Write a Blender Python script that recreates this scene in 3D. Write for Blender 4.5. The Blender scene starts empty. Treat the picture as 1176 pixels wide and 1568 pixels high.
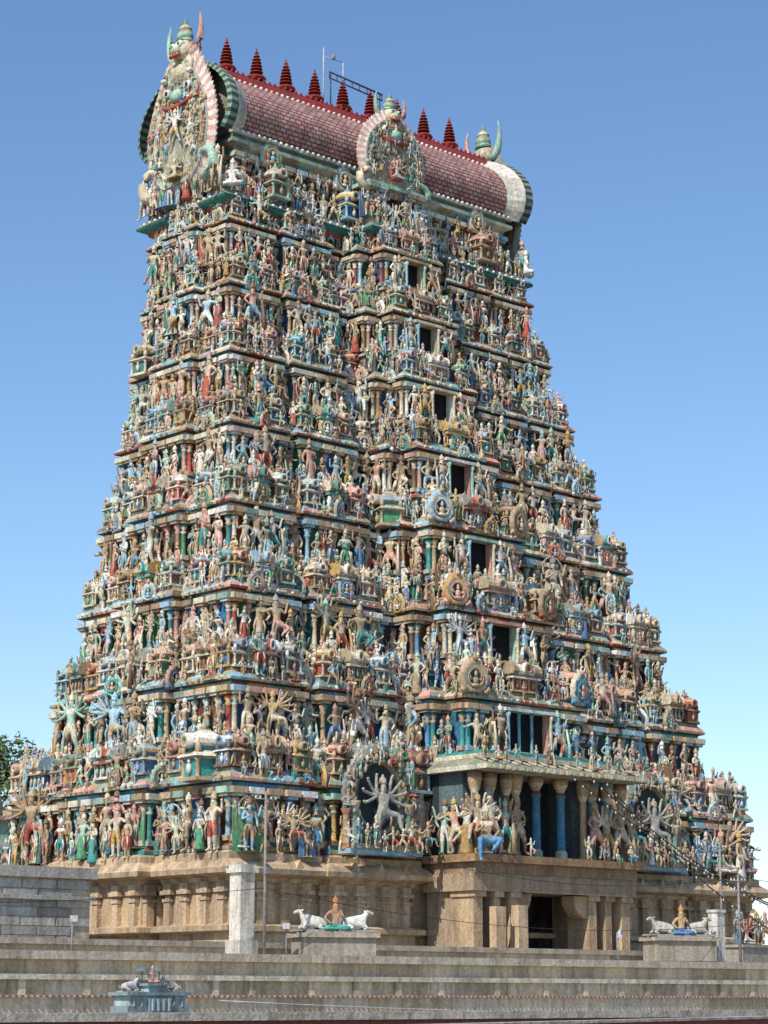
import bpy, math, random
from mathutils import Vector
R=random.Random(11)
scene=bpy.context.scene
COL=scene.collection
scene.view_settings.view_transform='Standard'
scene.view_settings.look='None'
scene.view_settings.exposure=0

# ------------------------------------------------------------------ mesh builder
class MB:
    def __init__(s): s.v=[];s.f=[];s.c=[];s.m=[];s.s=[]
    def add(s,vs,fs,c=(.5,.5,.5),m=0,sm=False):
        o=len(s.v); s.v+= [tuple(p) for p in vs]
        for i,f in enumerate(fs):
            s.f.append([o+j for j in f]); s.c.append(c[i] if isinstance(c,list) else c)
            s.m.append(m[i] if isinstance(m,list) else m); s.s.append(sm)
    def box(s,x0,y0,z0,x1,y1,z1,c=(.5,.5,.5),m=0):
        vs=[(x0,y0,z0),(x1,y0,z0),(x1,y1,z0),(x0,y1,z0),(x0,y0,z1),(x1,y0,z1),(x1,y1,z1),(x0,y1,z1)]
        s.add(vs,[(0,3,2,1),(4,5,6,7),(0,1,5,4),(1,2,6,5),(2,3,7,6),(3,0,4,7)],c,m)
    def lathe(s,cx,cy,prof,n=10,c=(.5,.5,.5),m=0,sx=1,sy=1,sm=True,rot=0):
        vs=[];fs=[];cs=[];ms=[]
        for r,z in prof:
            for i in range(n):
                a=2*math.pi*i/n+rot
                vs.append((cx+math.cos(a)*r*sx,cy+math.sin(a)*r*sy,z))
        for k in range(len(prof)-1):
            for i in range(n):
                j=(i+1)%n
                fs.append((k*n+i,k*n+j,(k+1)*n+j,(k+1)*n+i))
                cs.append(c[k%len(c)] if isinstance(c,list) else c)
                ms.append(m[k%len(m)] if isinstance(m,list) else m)
        fs.append(tuple(range((len(prof)-1)*n,len(prof)*n))); cs.append(cs[-1]); ms.append(ms[-1])
        s.add(vs,fs,cs,ms,sm)
    def tube(s,pts,rs,n=6,c=(.5,.5,.5),m=0,sm=True):
        pts=[Vector(p) for p in pts]
        if not isinstance(rs,(list,tuple)): rs=[rs]*len(pts)
        vs=[];fs=[]
        for k,p in enumerate(pts):
            t=(pts[min(k+1,len(pts)-1)]-pts[max(k-1,0)]).normalized()
            ref=Vector((0,0,1)) if abs(t.z)<.9 else Vector((1,0,0))
            u=t.cross(ref).normalized(); w=u.cross(t)
            for i in range(n):
                a=2*math.pi*i/n
                vs.append(p+(u*math.cos(a)+w*math.sin(a))*rs[k])
        for k in range(len(pts)-1):
            for i in range(n):
                j=(i+1)%n; fs.append((k*n+i,k*n+j,(k+1)*n+j,(k+1)*n+i))
        fs.append(tuple(range(n))[::-1]); fs.append(tuple(range((len(pts)-1)*n,len(pts)*n)))
        s.add(vs,fs,c,m,sm)
    def ball(s,p,r,c=(.5,.5,.5),m=0,n=8,k=5):
        if not isinstance(r,(tuple,list)): r=(r,r,r)
        vs=[(p[0],p[1],p[2]-r[2])];fs=[]
        for j in range(1,k):
            ph=-math.pi/2+math.pi*j/k
            for i in range(n):
                a=2*math.pi*i/n
                vs.append((p[0]+r[0]*math.cos(ph)*math.cos(a),p[1]+r[1]*math.cos(ph)*math.sin(a),p[2]+r[2]*math.sin(ph)))
        vs.append((p[0],p[1],p[2]+r[2]))
        for i in range(n):
            j=(i+1)%n
            fs.append((0,1+j,1+i))
            for q in range(k-2):
                b=1+q*n; fs.append((b+i,b+j,b+n+j,b+n+i))
            b=1+(k-2)*n; fs.append((b+i,b+j,len(vs)-1))
        s.add(vs,fs,c,m,True)
    def plaque(s,R0,rings,n=40,c=None,m=0,zc=0,zmin=-.8,scal=0,x0=0,y0=0,sx=1,sz=1,peak=0):
        vs=[(x0,y0-rings[0][1],zc)];fs=[];cs=[];ms=[]
        for k,(r,d) in enumerate(rings):
            for i in range(n):
                a=2*math.pi*i/n
                rr=R0*r*(1+(scal*(i%2) if k>=len(rings)-2 else 0))*(1+peak*max(0,math.sin(a))**6*r)
                vs.append((x0+sx*rr*math.cos(a),y0-d,zc+sz*max(rr*math.sin(a),zmin*R0*min(1,r+.05))))
        pick=lambda q,k,i:(lambda cc: cc[(i//2)%len(cc)] if isinstance(cc,list) else cc)(q[k%len(q)]) if isinstance(q,list) else q
        for i in range(n):
            j=(i+1)%n
            fs.append((0,1+i,1+j)); cs.append(pick(c,0,i)); ms.append(pick(m,0,i))
            for k in range(len(rings)-1):
                b=1+k*n; fs.append((b+i,b+n+i,b+n+j,b+j))
                cs.append(pick(c,k+1,i)); ms.append(pick(m,k+1,i))
        s.add(vs,fs,cs,ms,True)
    def mesh(s,name,mats):
        me=bpy.data.meshes.new(name); me.from_pydata(s.v,[],s.f)
        for mt in mats: me.materials.append(mt)
        me.polygons.foreach_set('material_index',s.m)
        me.polygons.foreach_set('use_smooth',s.s)
        at=me.color_attributes.new('Col','FLOAT_COLOR','CORNER')
        arr=[]
        for f,c in zip(s.f,s.c):
            arr+= [c[0],c[1],c[2],1.0]*len(f)
        at.data.foreach_set('color',arr)
        me.update(); me.validate()
        return me
    def obj(s,name,mats,parent=None):
        ob=bpy.data.objects.new(name,s.mesh(name,mats)); COL.objects.link(ob)
        if parent: ob.parent=parent
        return ob
def empty(name,loc=(0,0,0)):
    e=bpy.data.objects.new(name,None); COL.objects.link(e); e.location=loc; e.empty_display_size=.5
    return e
def inst(me,loc,sc,rz,parent,name=None):
    ob=bpy.data.objects.new(name or me.name,me); COL.objects.link(ob)
    ob.location=loc; ob.rotation_euler=(0,0,rz); ob.scale=sc if isinstance(sc,tuple) else (sc,sc,sc)
    ob.parent=parent
    return ob

# ------------------------------------------------------------------ materials
def nodes(name):
    m=bpy.data.materials.new(name); m.use_nodes=True
    nt=m.node_tree; b=nt.nodes['Principled BSDF']
    b.inputs['Specular IOR Level'].default_value=.25
    return m,nt,b
def mixc(nt,fac,a,b,mode='MIX'):
    n=nt.nodes.new('ShaderNodeMix'); n.data_type='RGBA'; n.blend_type=mode
    for k,v in ((0,fac),(6,a),(7,b)):
        if isinstance(v,(int,float)): n.inputs[k].default_value=v
        elif isinstance(v,tuple): n.inputs[k].default_value=(*v,1)
        else: nt.links.new(v,n.inputs[k])
    return n.outputs[2]
def noise(nt,scale,vec,detail=4,rough=.6):
    n=nt.nodes.new('ShaderNodeTexNoise'); n.inputs['Scale'].default_value=scale
    n.inputs['Detail'].default_value=detail; n.inputs['Roughness'].default_value=rough
    nt.links.new(vec,n.inputs['Vector']); return n.outputs['Fac']
def ramp(nt,fac,stops,interp='LINEAR'):
    n=nt.nodes.new('ShaderNodeValToRGB'); cr=n.color_ramp; cr.interpolation=interp
    while len(cr.elements)<len(stops): cr.elements.new(.5)
    for e,(p,c) in zip(cr.elements,stops):
        e.position=p; e.color=(*c,1) if len(c)==3 else c
    nt.links.new(fac,n.inputs[0]); return n.outputs[0]
def geopos(nt,sc=(1,1,1)):
    g=nt.nodes.new('ShaderNodeNewGeometry'); mp=nt.nodes.new('ShaderNodeMapping')
    mp.inputs['Scale'].default_value=sc; nt.links.new(g.outputs['Position'],mp.inputs['Vector'])
    return mp.outputs[0]
SAT=.93
def weather(nt,b,col,amt=.55,dirt=(.05,.045,.035),rough=.8,bump=.3,sc=1.3,sat=None,zs=.25,lo=.60):
    if sat:
        h=nt.nodes.new('ShaderNodeHueSaturation'); h.inputs['Saturation'].default_value=sat
        nt.links.new(col,h.inputs['Color']); col=h.outputs[0]
    st=noise(nt,sc,geopos(nt,(1,1,zs)),3,.7)
    f=ramp(nt,st,[(.40,(0,0,0)),(.70,(amt,)*3)])
    c=mixc(nt,f,col,dirt)
    fine=noise(nt,7,geopos(nt),2,.7)
    f2=ramp(nt,fine,[(.3,(lo,)*3),(.65,(1.15,1.15,1.15))])
    c=mixc(nt,1.0,c,f2,'MULTIPLY')
    nt.links.new(c,b.inputs['Base Color']); b.inputs['Roughness'].default_value=rough
    if bump:
        bp=nt.nodes.new('ShaderNodeBump'); bp.inputs['Strength'].default_value=bump; bp.inputs['Distance'].default_value=.05
        nt.links.new(fine,bp.inputs['Height']); nt.links.new(bp.outputs[0],b.inputs['Normal'])
def colmat(name,**k):
    m,nt,b=nodes(name); a=nt.nodes.new('ShaderNodeVertexColor'); a.layer_name='Col'
    weather(nt,b,a.outputs[0],**k); return m
def palmat(name,cols,k,**kw):
    m,nt,b=nodes(name); o=nt.nodes.new('ShaderNodeObjectInfo')
    mu=nt.nodes.new('ShaderNodeMath'); mu.operation='MULTIPLY'; mu.inputs[1].default_value=k
    fr=nt.nodes.new('ShaderNodeMath'); fr.operation='FRACT'
    nt.links.new(o.outputs['Random'],mu.inputs[0]); nt.links.new(mu.outputs[0],fr.inputs[0])
    n=len(cols); c=ramp(nt,fr.outputs[0],[(i/n,cols[i]) for i in range(n)],'CONSTANT')
    weather(nt,b,c,bump=0,sat=SAT,**kw); return m
CREAM=(.66,.58,.42);WHITE=(.76,.74,.67);TAN=(.50,.36,.21);OCH=(.54,.34,.10);RED=(.46,.08,.045);PINK=(.64,.34,.27)
TEAL=(.05,.32,.30);GRN=(.09,.33,.16);BLUE=(.09,.27,.50);LBLUE=(.33,.52,.62);GGR=(.26,.38,.31);BRN=(.24,.14,.08);GREY=(.33,.33,.30);LGRN=(.38,.56,.44)
M_skin=palmat('figure_skin_paint',[TAN,CREAM,GGR,(.42,.28,.16),WHITE,LBLUE,TAN,PINK,CREAM,(.55,.46,.32),(.36,.25,.15),(.60,.44,.33),LBLUE,TAN,(.40,.27,.16),CREAM,(.5,.36,.22),CREAM,LGRN,WHITE,(.30,.22,.14)],17.3,amt=.5)
M_cloth=palmat('figure_cloth_paint',[CREAM,RED,TEAL,OCH,WHITE,GRN,BLUE,TAN,PINK,LBLUE,TAN,BRN,WHITE,TEAL,CREAM,PINK,LBLUE,OCH,CREAM,RED],53.7,amt=.5)
M_gold=palmat('figure_ornament_paint',[CREAM,TAN,TAN,WHITE,LGRN,(.5,.40,.24),GREY,OCH,CREAM,PINK,LBLUE,BRN,TAN,CREAM],91.1,amt=.5)
M_dark=palmat('shrine_wall_paint',[TEAL,RED,(.05,.15,.28),BRN,GRN,(.05,.13,.22),BLUE,(.12,.12,.11),BRN,(.06,.2,.19)],37.9,amt=.5)
IM=[M_skin,M_cloth,M_gold,M_dark]
M_col=colmat('weathered_lime_paint',amt=.55,sat=1.0)
M_gran=colmat('granite_blocks',amt=.6,dirt=(.09,.065,.045),rough=.9,bump=.6,sc=1.6,zs=.2,sat=1.0,lo=.75)
M_conc=colmat('stained_concrete',amt=.62,dirt=(.14,.105,.07),rough=.9,bump=.5,sc=2.0,zs=.15,lo=.75)
M_plain=colmat('plain_paint',amt=.2,bump=0)

# ------------------------------------------------------------------ figures (skin modifier)
def skin(name,vr,E,sub=1):
    me=bpy.data.meshes.new(name+'_sk'); me.from_pydata([v[0] for v in vr],E,[])
    ob=bpy.data.objects.new(name+'_sk',me); COL.objects.link(ob)
    ob.modifiers.new('s','SKIN')
    if sub:
        ss=ob.modifiers.new('b','SUBSURF'); ss.levels=sub; ss.render_levels=sub
    for i,(c,r) in enumerate(vr):
        d=me.skin_vertices[0].data[i]; d.radius=(r,r) if not isinstance(r,tuple) else r; d.use_root=(i==0)
    dg=bpy.context.evaluated_depsgraph_get()
    m=bpy.data.meshes.new_from_object(ob.evaluated_get(dg))
    vs=[tuple(v.co) for v in m.vertices]; fs=[list(p.vertices) for p in m.polygons]
    bpy.data.objects.remove(ob); bpy.data.meshes.remove(me); bpy.data.meshes.remove(m)
    return vs,fs
def figure(name,arms,legs,hip=.46,lean=0,skirt=False,club=False,halo=False,crown=1.0,ped=0,sub=1,fat=1.0,mats=None):
    dz=hip-.46
    vr=[((0,0,.46+dz),.066*fat),((lean*.3,0,.55+dz),.052*fat),((lean*.8,0,.655+dz),.076),((lean,0,.715+dz),.032),
        ((lean,-.008,.765+dz),.05),((lean,-.004,.815+dz),.046),((lean,0,.87+dz),.042*crown),((lean,0,.975+dz),.014)]
    E=[(0,1),(1,2),(2,3),(3,4),(4,5),(5,6),(6,7)]
    for sx,el,ha in arms:
        b=len(vr)
        vr+= [((lean+sx*.095,0,.69+dz),.036),((lean+el[0],el[1],el[2]+dz),.027),((lean+ha[0],ha[1],ha[2]+dz),.02),
              ((lean+ha[0]*1.06,ha[1]-.02,ha[2]+dz+.035),.022)]
        E+= [(2,b),(b,b+1),(b+1,b+2),(b+2,b+3)]
    for sx,kn,an,to in legs:
        b=len(vr)
        vr+= [((sx*.055,0,.42+dz),.058*fat),(kn,.043),(an,.026),(to,.022)]
        E+= [(0,b),(b,b+1),(b+1,b+2),(b+2,b+3)]
    vs,fs=skin(name,vr,E,sub)
    mb=MB(); ms=[]
    for f in fs:
        x=sum(vs[i][0] for i in f)/len(f); z=sum(vs[i][2] for i in f)/len(f)-dz
        if z>.825 and abs(x-lean)<.08: m=2
        elif .66<z<.715 and abs(x-lean)<.09: m=2
        elif .25<z<.49 and abs(x)<.2: m=1
        elif z<.49 and dz<-.2: m=1
        elif z<.04 and dz>-.1: m=2
        else: m=0
        ms.append(m)
    mb.add(vs,fs,(.5,.45,.35),ms,True)
    for sx in(-1,1):
        mb.ball((lean+sx*.055,0,.755+dz),(.016,.016,.032),m=2,n=5,k=4)
        mb.ball((lean+sx*.02,-.055,.778+dz),(.009,.009,.006),m=3,n=4,k=3)
        mb.tube([(sx*.07,-.05,.47+dz),(sx*.11,-.06,.36+dz),(sx*.09,-.05,.2+max(dz,-.16))],[.015,.022,.012],4,m=2)
    mb.lathe(lean,0,[(.05,.835+dz),(.062,.85+dz),(.05,.865+dz),(.055,.9+dz),(.03,.93+dz)],7,m=2)
    if skirt: mb.lathe(0,0,[(.075,.49+dz),(.09,.42+dz),(.10,.2),(.13,.03),(.12,.0)],9,m=1)
    if club: mb.tube([(.2,-.05,.62),(.22,-.1,.3),(.22,-.1,.0)],[.018,.03,.05],6,m=2)
    if halo:
        pts=[(math.cos(a)*.24,.05,.62+dz+math.sin(a)*.34) for a in [math.radians(q) for q in range(-60,241,25)]]
        pts=[(pts[0][0],.05,ped)]+pts+[(pts[-1][0],.05,ped)]
        mb.tube(pts,.022,5,m=2)
        mb.box(-.3,.04,ped,.3,.07,.75+dz,m=3)
    if ped: mb.box(-.2,-.14,-.0,.2,.12,ped,m=3); mb.box(-.23,-.16,ped*.7,.23,.13,ped+.006,m=2)
    return mb.mesh(name,mats or IM)
def arm(sx,ex,ey,ez,hx,hy,hz): return (sx,(sx*ex,ey,ez),(sx*hx,hy,hz))
ST=[(1,(.065,-.01,.24),(.06,0,.05),(.07,-.07,.02)),(-1,(-.065,-.01,.24),(-.06,0,.05),(-.07,-.07,.02))]
BENT=[(1,(.12,-.05,.25),(.07,0,.05),(.11,-.06,.02)),(-1,(-.06,0,.24),(-.06,0,.05),(-.08,-.07,.02))]
STRIDE=[(1,(.17,-.06,.27),(.22,0,.05),(.28,-.05,.02)),(-1,(-.16,-.02,.24),(-.2,0,.05),(-.26,-.05,.02))]
DANCE=[(1,(.19,-.1,.36),(.06,-.1,.25),(.02,-.14,.2)),(-1,(-.09,-.04,.23),(-.05,0,.05),(-.08,-.07,.02))]
LEGUP=[(1,(.22,-.08,.42),(.27,-.1,.22),(.32,-.14,.2)),(-1,(-.08,0,.23),(-.06,0,.05),(-.09,-.07,.02))]
SIT=[(1,(.24,-.12,.06),(.05,-.17,.04),(-.02,-.19,.04)),(-1,(-.24,-.12,.06),(-.05,-.15,.05),(.02,-.17,.05))]
SITP=[(1,(.2,-.16,.2),(.06,-.18,.05),(.04,-.22,.03)),(-1,(-.14,-.2,.2),(-.13,-.18,-.08),(-.13,-.24,-.12))]
dn=lambda s:arm(s,.16,0,.55,.15,-.04,.43)
up=lambda s:arm(s,.19,0,.62,.22,-.03,.79)
chest=lambda s:arm(s,.16,-.02,.56,.07,-.11,.62)
out=lambda s:arm(s,.2,0,.64,.31,-.04,.6)
hipa=lambda s:arm(s,.2,0,.58,.1,-.05,.47)
FIG=[]
FIG.append(figure('statue_standing_deity',[dn(1),chest(-1)],ST))
FIG.append(figure('statue_attendant',[up(1),hipa(-1)],BENT,lean=.03))
FIG.append(figure('statue_goddess',[chest(1),dn(-1)],ST,skirt=True,lean=-.02))
FIG.append(figure('statue_four_armed_deity',[up(1),up(-1),chest(1),hipa(-1)],BENT))
FIG.append(figure('statue_guardian',[hipa(-1),up(1)],STRIDE,club=True,fat=1.15))
FIG.append(figure('statue_dancer',[up(1),out(-1)],DANCE,lean=-.04))
FIG.append(figure('statue_warrior',[out(1),up(-1)],STRIDE,lean=.04))
FIG.append(figure('statue_worshipper',[chest(1),chest(-1)],ST,crown=.7))
FIG.append(figure('statue_bracket_figure',[up(1),hipa(-1)],LEGUP))
FIG.append(figure('statue_haloed_deity',[up(1),up(-1),dn(1),chest(-1)],ST,halo=True,ped=.001))
FIG.append(figure('statue_queen',[hipa(1),up(-1)],ST,skirt=True,lean=.03,crown=.8))
FIG.append(figure('statue_servant',[dn(1),dn(-1)],ST,crown=.75,fat=1.1))
FIG.append(figure('statue_musician',[chest(1),chest(-1)],BENT,crown=.8,lean=-.03))
SEAT=[figure('statue_seated_deity',[chest(1),hipa(-1)],SIT,hip=.12),
      figure('statue_seated_king',[up(1),up(-1),dn(1),chest(-1)],SIT,hip=.12),
      figure('statue_seated_guardian',[hipa(1),chest(-1)],SITP,hip=.2,fat=1.3)]
def fan(k):
    o=[]
    for i in range(k):
        a=math.radians(-25+110*i/(k-1))
        for s in(-1,1): o.append((s,(s*(.11+.1*math.cos(a)),.0,.66+.1*math.sin(a)),(s*(.12+.27*math.cos(a)),-.03,.67+.27*math.sin(a))))
    return o
MULTI=[figure('statue_many_armed_deity',fan(4),STRIDE,fat=1.1),figure('statue_many_armed_dancer',fan(5),LEGUP),
       figure('statue_enthroned_deity',fan(3),SIT,hip=.2,ped=.1,halo=True)]
def stmat(sk,cl,go):
    r=[]
    for n_,c in(('statue_skin',sk),('statue_robe',cl),('statue_crown',go),('statue_dark',(.05,.05,.05))):
        m,nt,b=nodes(n_); rgb=nt.nodes.new('ShaderNodeRGB'); rgb.outputs[0].default_value=(*c,1); weather(nt,b,rgb.outputs[0],amt=.35,bump=0); r.append(m)
    return r
PALE=figure('statue_pale_dancing_deity',fan(4),LEGUP,fat=1.2,mats=stmat((.42,.42,.36),(.34,.36,.33),(.42,.36,.26)),sub=2)
WHT=figure('statue_white_seated_deity',[chest(1),hipa(-1)],SIT,hip=.12,fat=1.2,mats=stmat((.78,.77,.72),(.74,.74,.70),(.70,.68,.6)))

# architectural ornaments (unit height)
def mk_pil():
    mb=MB()
    mb.box(-.09,-.09,0,.09,.05,.1,m=2); mb.lathe(0,0,[(.07,.1),(.055,.14),(.05,.6),(.075,.64),(.05,.68),(.09,.74),(.09,.78),(.05,.82)],8,m=[1,1,2,0,2,1,1])
    mb.box(-.12,-.14,.82,.12,.06,.88,m=2); mb.box(-.17,-.18,.88,.17,.06,1.0,m=0)
    return mb.mesh('pilaster',IM)
def mk_nasi(name,scal):
    mb=MB()
    mb.plaque(.40,[(.3,.03),(.5,.04),(.54,.15),(.66,.15),(.69,.09),(.8,.12),(.98,.12),(1.1,.0)],28,m=[3,3,2,1,3,[1,2],[2,1],2],c=(.5,.5,.5),zc=.40,zmin=-.95,scal=scal,peak=.22)
    mb.ball((0,-.13,.93),(.08,.07,.08),m=0,n=7,k=5); mb.lathe(0,-.08,[(.07,.97),(.03,1.02),(.01,1.12)],6,m=2)
    mb.ball((0,-.13,.32),(.1,.07,.12),m=0,n=7,k=5); mb.ball((0,-.14,.48),(.055,.05,.06),m=0,n=6,k=4); mb.ball((0,-.12,.2),(.17,.08,.06),m=1,n=7,k=4); mb.lathe(0,-.13,[(.05,.52),(.02,.6)],6,m=2)
    for s in(-1,1):
        mb.tube([(s*.11,-.12,.38),(s*.18,-.14,.34),(s*.19,-.15,.46)],[.03,.025,.02],5,m=0)
        mb.tube([(s*.3,-.05,.02),(s*.44,-.08,.12),(s*.5,-.06,.02),(s*.42,-.06,-.02)],[.08,.07,.05,.02],5,m=1)
    return mb.mesh(name,IM)
def mk_kuta(sq):
    mb=MB()
    mb.box(-.3,-.3,0,.3,.3,.06,m=2); mb.box(-.24,-.24,.06,.24,.24,.38,m=3)
    for x in(-.24,.24):
        for y in(-.24,.24): mb.lathe(x,y,[(.05,.06),(.035,.1),(.035,.32),(.06,.36)],6,m=2)
    mb.lathe(0,0,[(.36,.36),(.46,.40),(.44,.43),(.34,.48),(.3,.5)],4,m=[2,0,1,2],sm=False,rot=math.pi/4)
    n=4 if sq else 8
    mb.lathe(0,0,[(.27,.5),(.27,.58),(.35,.62),(.33,.7),(.22,.8),(.1,.86),(.1,.88)],n,m=[3,0,1,0,1,2],sm=False,rot=math.pi/n)
    mb.lathe(0,0,[(.05,.87),(.08,.91),(.03,.95),(.01,1.05)],6,m=2)
    mb.plaque(.13,[(.5,.33),(.6,.38),(1,.37),(1.05,.25)],12,m=[3,2,1,0],c=(.5,.5,.5),zc=.65,scal=.1)
    for k in range(4):
        a=k*math.pi/2+math.pi/4
        mb.ball((math.sin(a)*.33,-math.cos(a)*.33,.53),(.06,.06,.1),m=2,n=6,k=4)
    mb.ball((0,-.27,.2),(.06,.05,.1),m=0,n=6,k=4); mb.ball((0,-.27,.32),(.035,.035,.04),m=0,n=6,k=4)
    return mb.mesh('corner_shrine',IM)
def mk_shala():
    mb=MB()
    mb.box(-.5,-.26,0,.5,.26,.06,m=2); mb.box(-.45,-.2,.06,.45,.2,.4,m=3)
    for x in(-.45,-.17,.17,.45): mb.lathe(x,-.22,[(.04,.06),(.03,.1),(.03,.34),(.05,.38)],6,m=2)
    mb.box(-.55,-.34,.38,.55,.34,.42,m=1); mb.box(-.5,-.28,.42,.5,.28,.5,m=0)
    pr=[(.3,.5),(.36,.58),(.33,.7),(.2,.8),(.0,.85),(-.2,.8),(-.33,.7),(-.36,.58),(-.3,.5)]
    vs=[];fs=[]
    xs=[-.55,-.5,-.3,-.1,.1,.3,.5,.55]
    for x in xs:
        k=1.12 if abs(x)>.52 else 1
        vs+= [(x,y*k,.5+(z-.5)*k) for y,z in pr]
    for q in range(len(xs)-1):
        for i in range(8): fs.append((q*9+i,q*9+i+1,q*9+9+i+1,q*9+9+i))
    fs.append(tuple(range(9))); fs.append(tuple(range(63,72))[::-1])
    mb.add(vs,fs,m=[2]*8+[0]*8+[1]*8+[0]*8+[1]*8+[0]*8+[2]*8+[2,2],sm=False)
    for x in(-.3,0,.3): mb.lathe(x,0,[(.035,.83),(.05,.88),(.02,.93),(.005,1.02)],6,m=2)
    mb.plaque(.17,[(.5,.4),(.6,.44),(1,.42),(1.1,.3)],14,m=[3,2,0,1],c=(.5,.5,.5),zc=.66,scal=.1)
    for x in(-.31,0,.31):
        mb.ball((x,-.25,.2),(.055,.05,.1),m=0,n=6,k=4); mb.ball((x,-.25,.32),(.03,.03,.04),m=0,n=6,k=4)
    return mb.mesh('barrel_shrine',IM)
PIL=mk_pil(); NASI=mk_nasi('horseshoe_gable',.04); NASI2=mk_nasi('flame_gable',.14); KUTA=[mk_kuta(True),mk_kuta(False)]; SHALA=mk_shala()
def mk_bead():
    mb=MB(); mb.plaque(.5,[(.3,.5),(.6,.45),(.9,.25),(1,0)],8,m=[3,2,2,2],c=(.5,.5,.5)); return mb.mesh('cornice_boss',IM)
BEAD=mk_bead()
def mk_wbead():
    mb=MB(); mb.ball((0,0,0),.5,(.8,.78,.7),0,8,5); return mb.mesh('white_cornice_boss',[M_plain])
WB=mk_wbead()

# ------------------------------------------------------------------ temple tower
TOWER=empty('temple_gopuram_tower')
Z0,Z1=14.0,52.5
TT=[0,.1424,.2801,.4106,.5422,.6653,.7803,.8934,1.0]
def prof(t):
    q=1-t
    return 12.53+7.83*q**1.313, 4.07+6.6*q**1.396, -4.6*q
IN=.62
def cwid(t): return prof(t)[0]*(.15+.10*(1-t))
def poly(t,p,sidep=.6):
    a,b,dy=prof(t); cw=cwid(t); a-=IN;b-=IN
    yb=b+dy-2.4*(1-t)*min(1,.3+t*3.5)
    segs=[(-a,-.76*a,0),(-.76*a,-.68*a,-.5),(-.68*a,-.42*a,.12),(-.42*a,-(cw+1.1),-.45),(-(cw+1.1),-cw,p*.45),(-cw,cw,p)]
    segs+=[(-y,-x,o) for x,y,o in segs[:-1][::-1]]
    pts=[]
    for x0,x1,o in segs: pts+= [(x0,-b+dy-o),(x1,-b+dy-o)]
    y0_=-b+dy; W=yb-y0_
    ss=[(y0_,y0_+.25*W,0),(y0_+.25*W,y0_+.32*W,-.4),(y0_+.32*W,y0_+.68*W,sidep),(y0_+.68*W,y0_+.75*W,-.4),(y0_+.75*W,yb,0)]
    for y0,y1,o in ss: pts+= [(a+o,y0),(a+o,y1)]
    pts+=[(a,yb),(-a,yb)]
    for y0,y1,o in ss[::-1]: pts+= [(-a-o,y1),(-a-o,y0)]
    o=[]
    for p_ in pts:
        if not o or (abs(o[-1][0]-p_[0])+abs(o[-1][1]-p_[1]))>1e-4: o.append(p_)
    if abs(o[0][0]-o[-1][0])+abs(o[0][1]-o[-1][1])<1e-4: o.pop()
    r=[]
    for i in range(len(o)):
        A=o[i-1];B=o[i];C=o[(i+1)%len(o)]
        if abs((B[0]-A[0])*(C[1]-B[1])-(B[1]-A[1])*(C[0]-B[0]))>1e-6: r.append(B)
    return r
def einfo(P):
    out=[]
    for i in range(len(P)):
        A=Vector(P[i]);B=Vector(P[(i+1)%len(P)]);d=B-A;L=d.length;d/=L
        out.append((A,B,d,Vector((d.y,-d.x)),L))
    return out
def offs(P,o):
    E=einfo(P); r=[]
    for i in range(len(P)):
        r.append(Vector(P[i])+o*(E[i-1][3]+E[i][3]))
    return r
def sweep(mb,P,rows,cols,step=1.25,mat=0,cap=True):
    E=einfo(P)
    for k in range(len(rows)-1):
        A=offs(P,rows[k][0]);B=offs(P,rows[k+1][0]);za,zb=rows[k][1],rows[k+1][1]
        for i,e in enumerate(E):
            n=max(1,round(e[4]/step)); j=(i+1)%len(P)
            vs=[];fs=[];cs=[]
            for q in range(n+1):
                u=q/n; a=A[i].lerp(A[j],u); b=B[i].lerp(B[j],u); vs+= [(a.x,a.y,za),(b.x,b.y,zb)]
            for q in range(n):
                fs.append((2*q,2*q+2,2*q+3,2*q+1)); c=cols[k]; cs.append(R.choice(c) if isinstance(c,list) else c)
            mb.add(vs,fs,cs,mat)
    if cap:
        T=offs(P,rows[-1][0]); mb.add([(v.x,v.y,rows[-1][1]) for v in T],[tuple(range(len(T)))],GREY,mat)
WALLC=[(.03,.2,.19),(.03,.13,.15),(.30,.05,.03),(.2,.05,.035),(.05,.17,.33),(.03,.10,.2),(.12,.08,.05),(.07,.16,.12),(.10,.09,.08),(.04,.16,.22),(.2,.13,.07),(.05,.2,.1)]  # wall paints, darkened to deepen the shade between figures
LITE=[CREAM,WHITE,TAN,LBLUE,LGRN,PINK,GREY,CREAM]
MIDC=[TAN,TEAL,BRN,LBLUE,RED,GREY,GGR,OCH,BLUE,CREAM]
body=MB()
def place(me,p,z,h,phi,jit=True,wx=1.0,name=None):
    if jit:
        z+=R.uniform(-.09,.05)*h; h*=R.uniform(.78,1.2); phi+=R.uniform(-.4,.4)
    inst(me,(p.x,p.y,z),(h*wx,h,h),phi,TOWER,name)
def row(A,d,n,s0,s1,spacing,off,z,h,phi,pool,prob=1.0,joff=.08):
    l=s1-s0
    if l<.3: return
    m=max(1,round(l/spacing))
    for q in range(m):
        if R.random()<prob:
            s=s0+(q+.5+R.uniform(-.22,.22))*l/m
            place(R.choice(pool),A+d*s+n*(off+R.uniform(-joff,joff)),z,h,phi)
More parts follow.
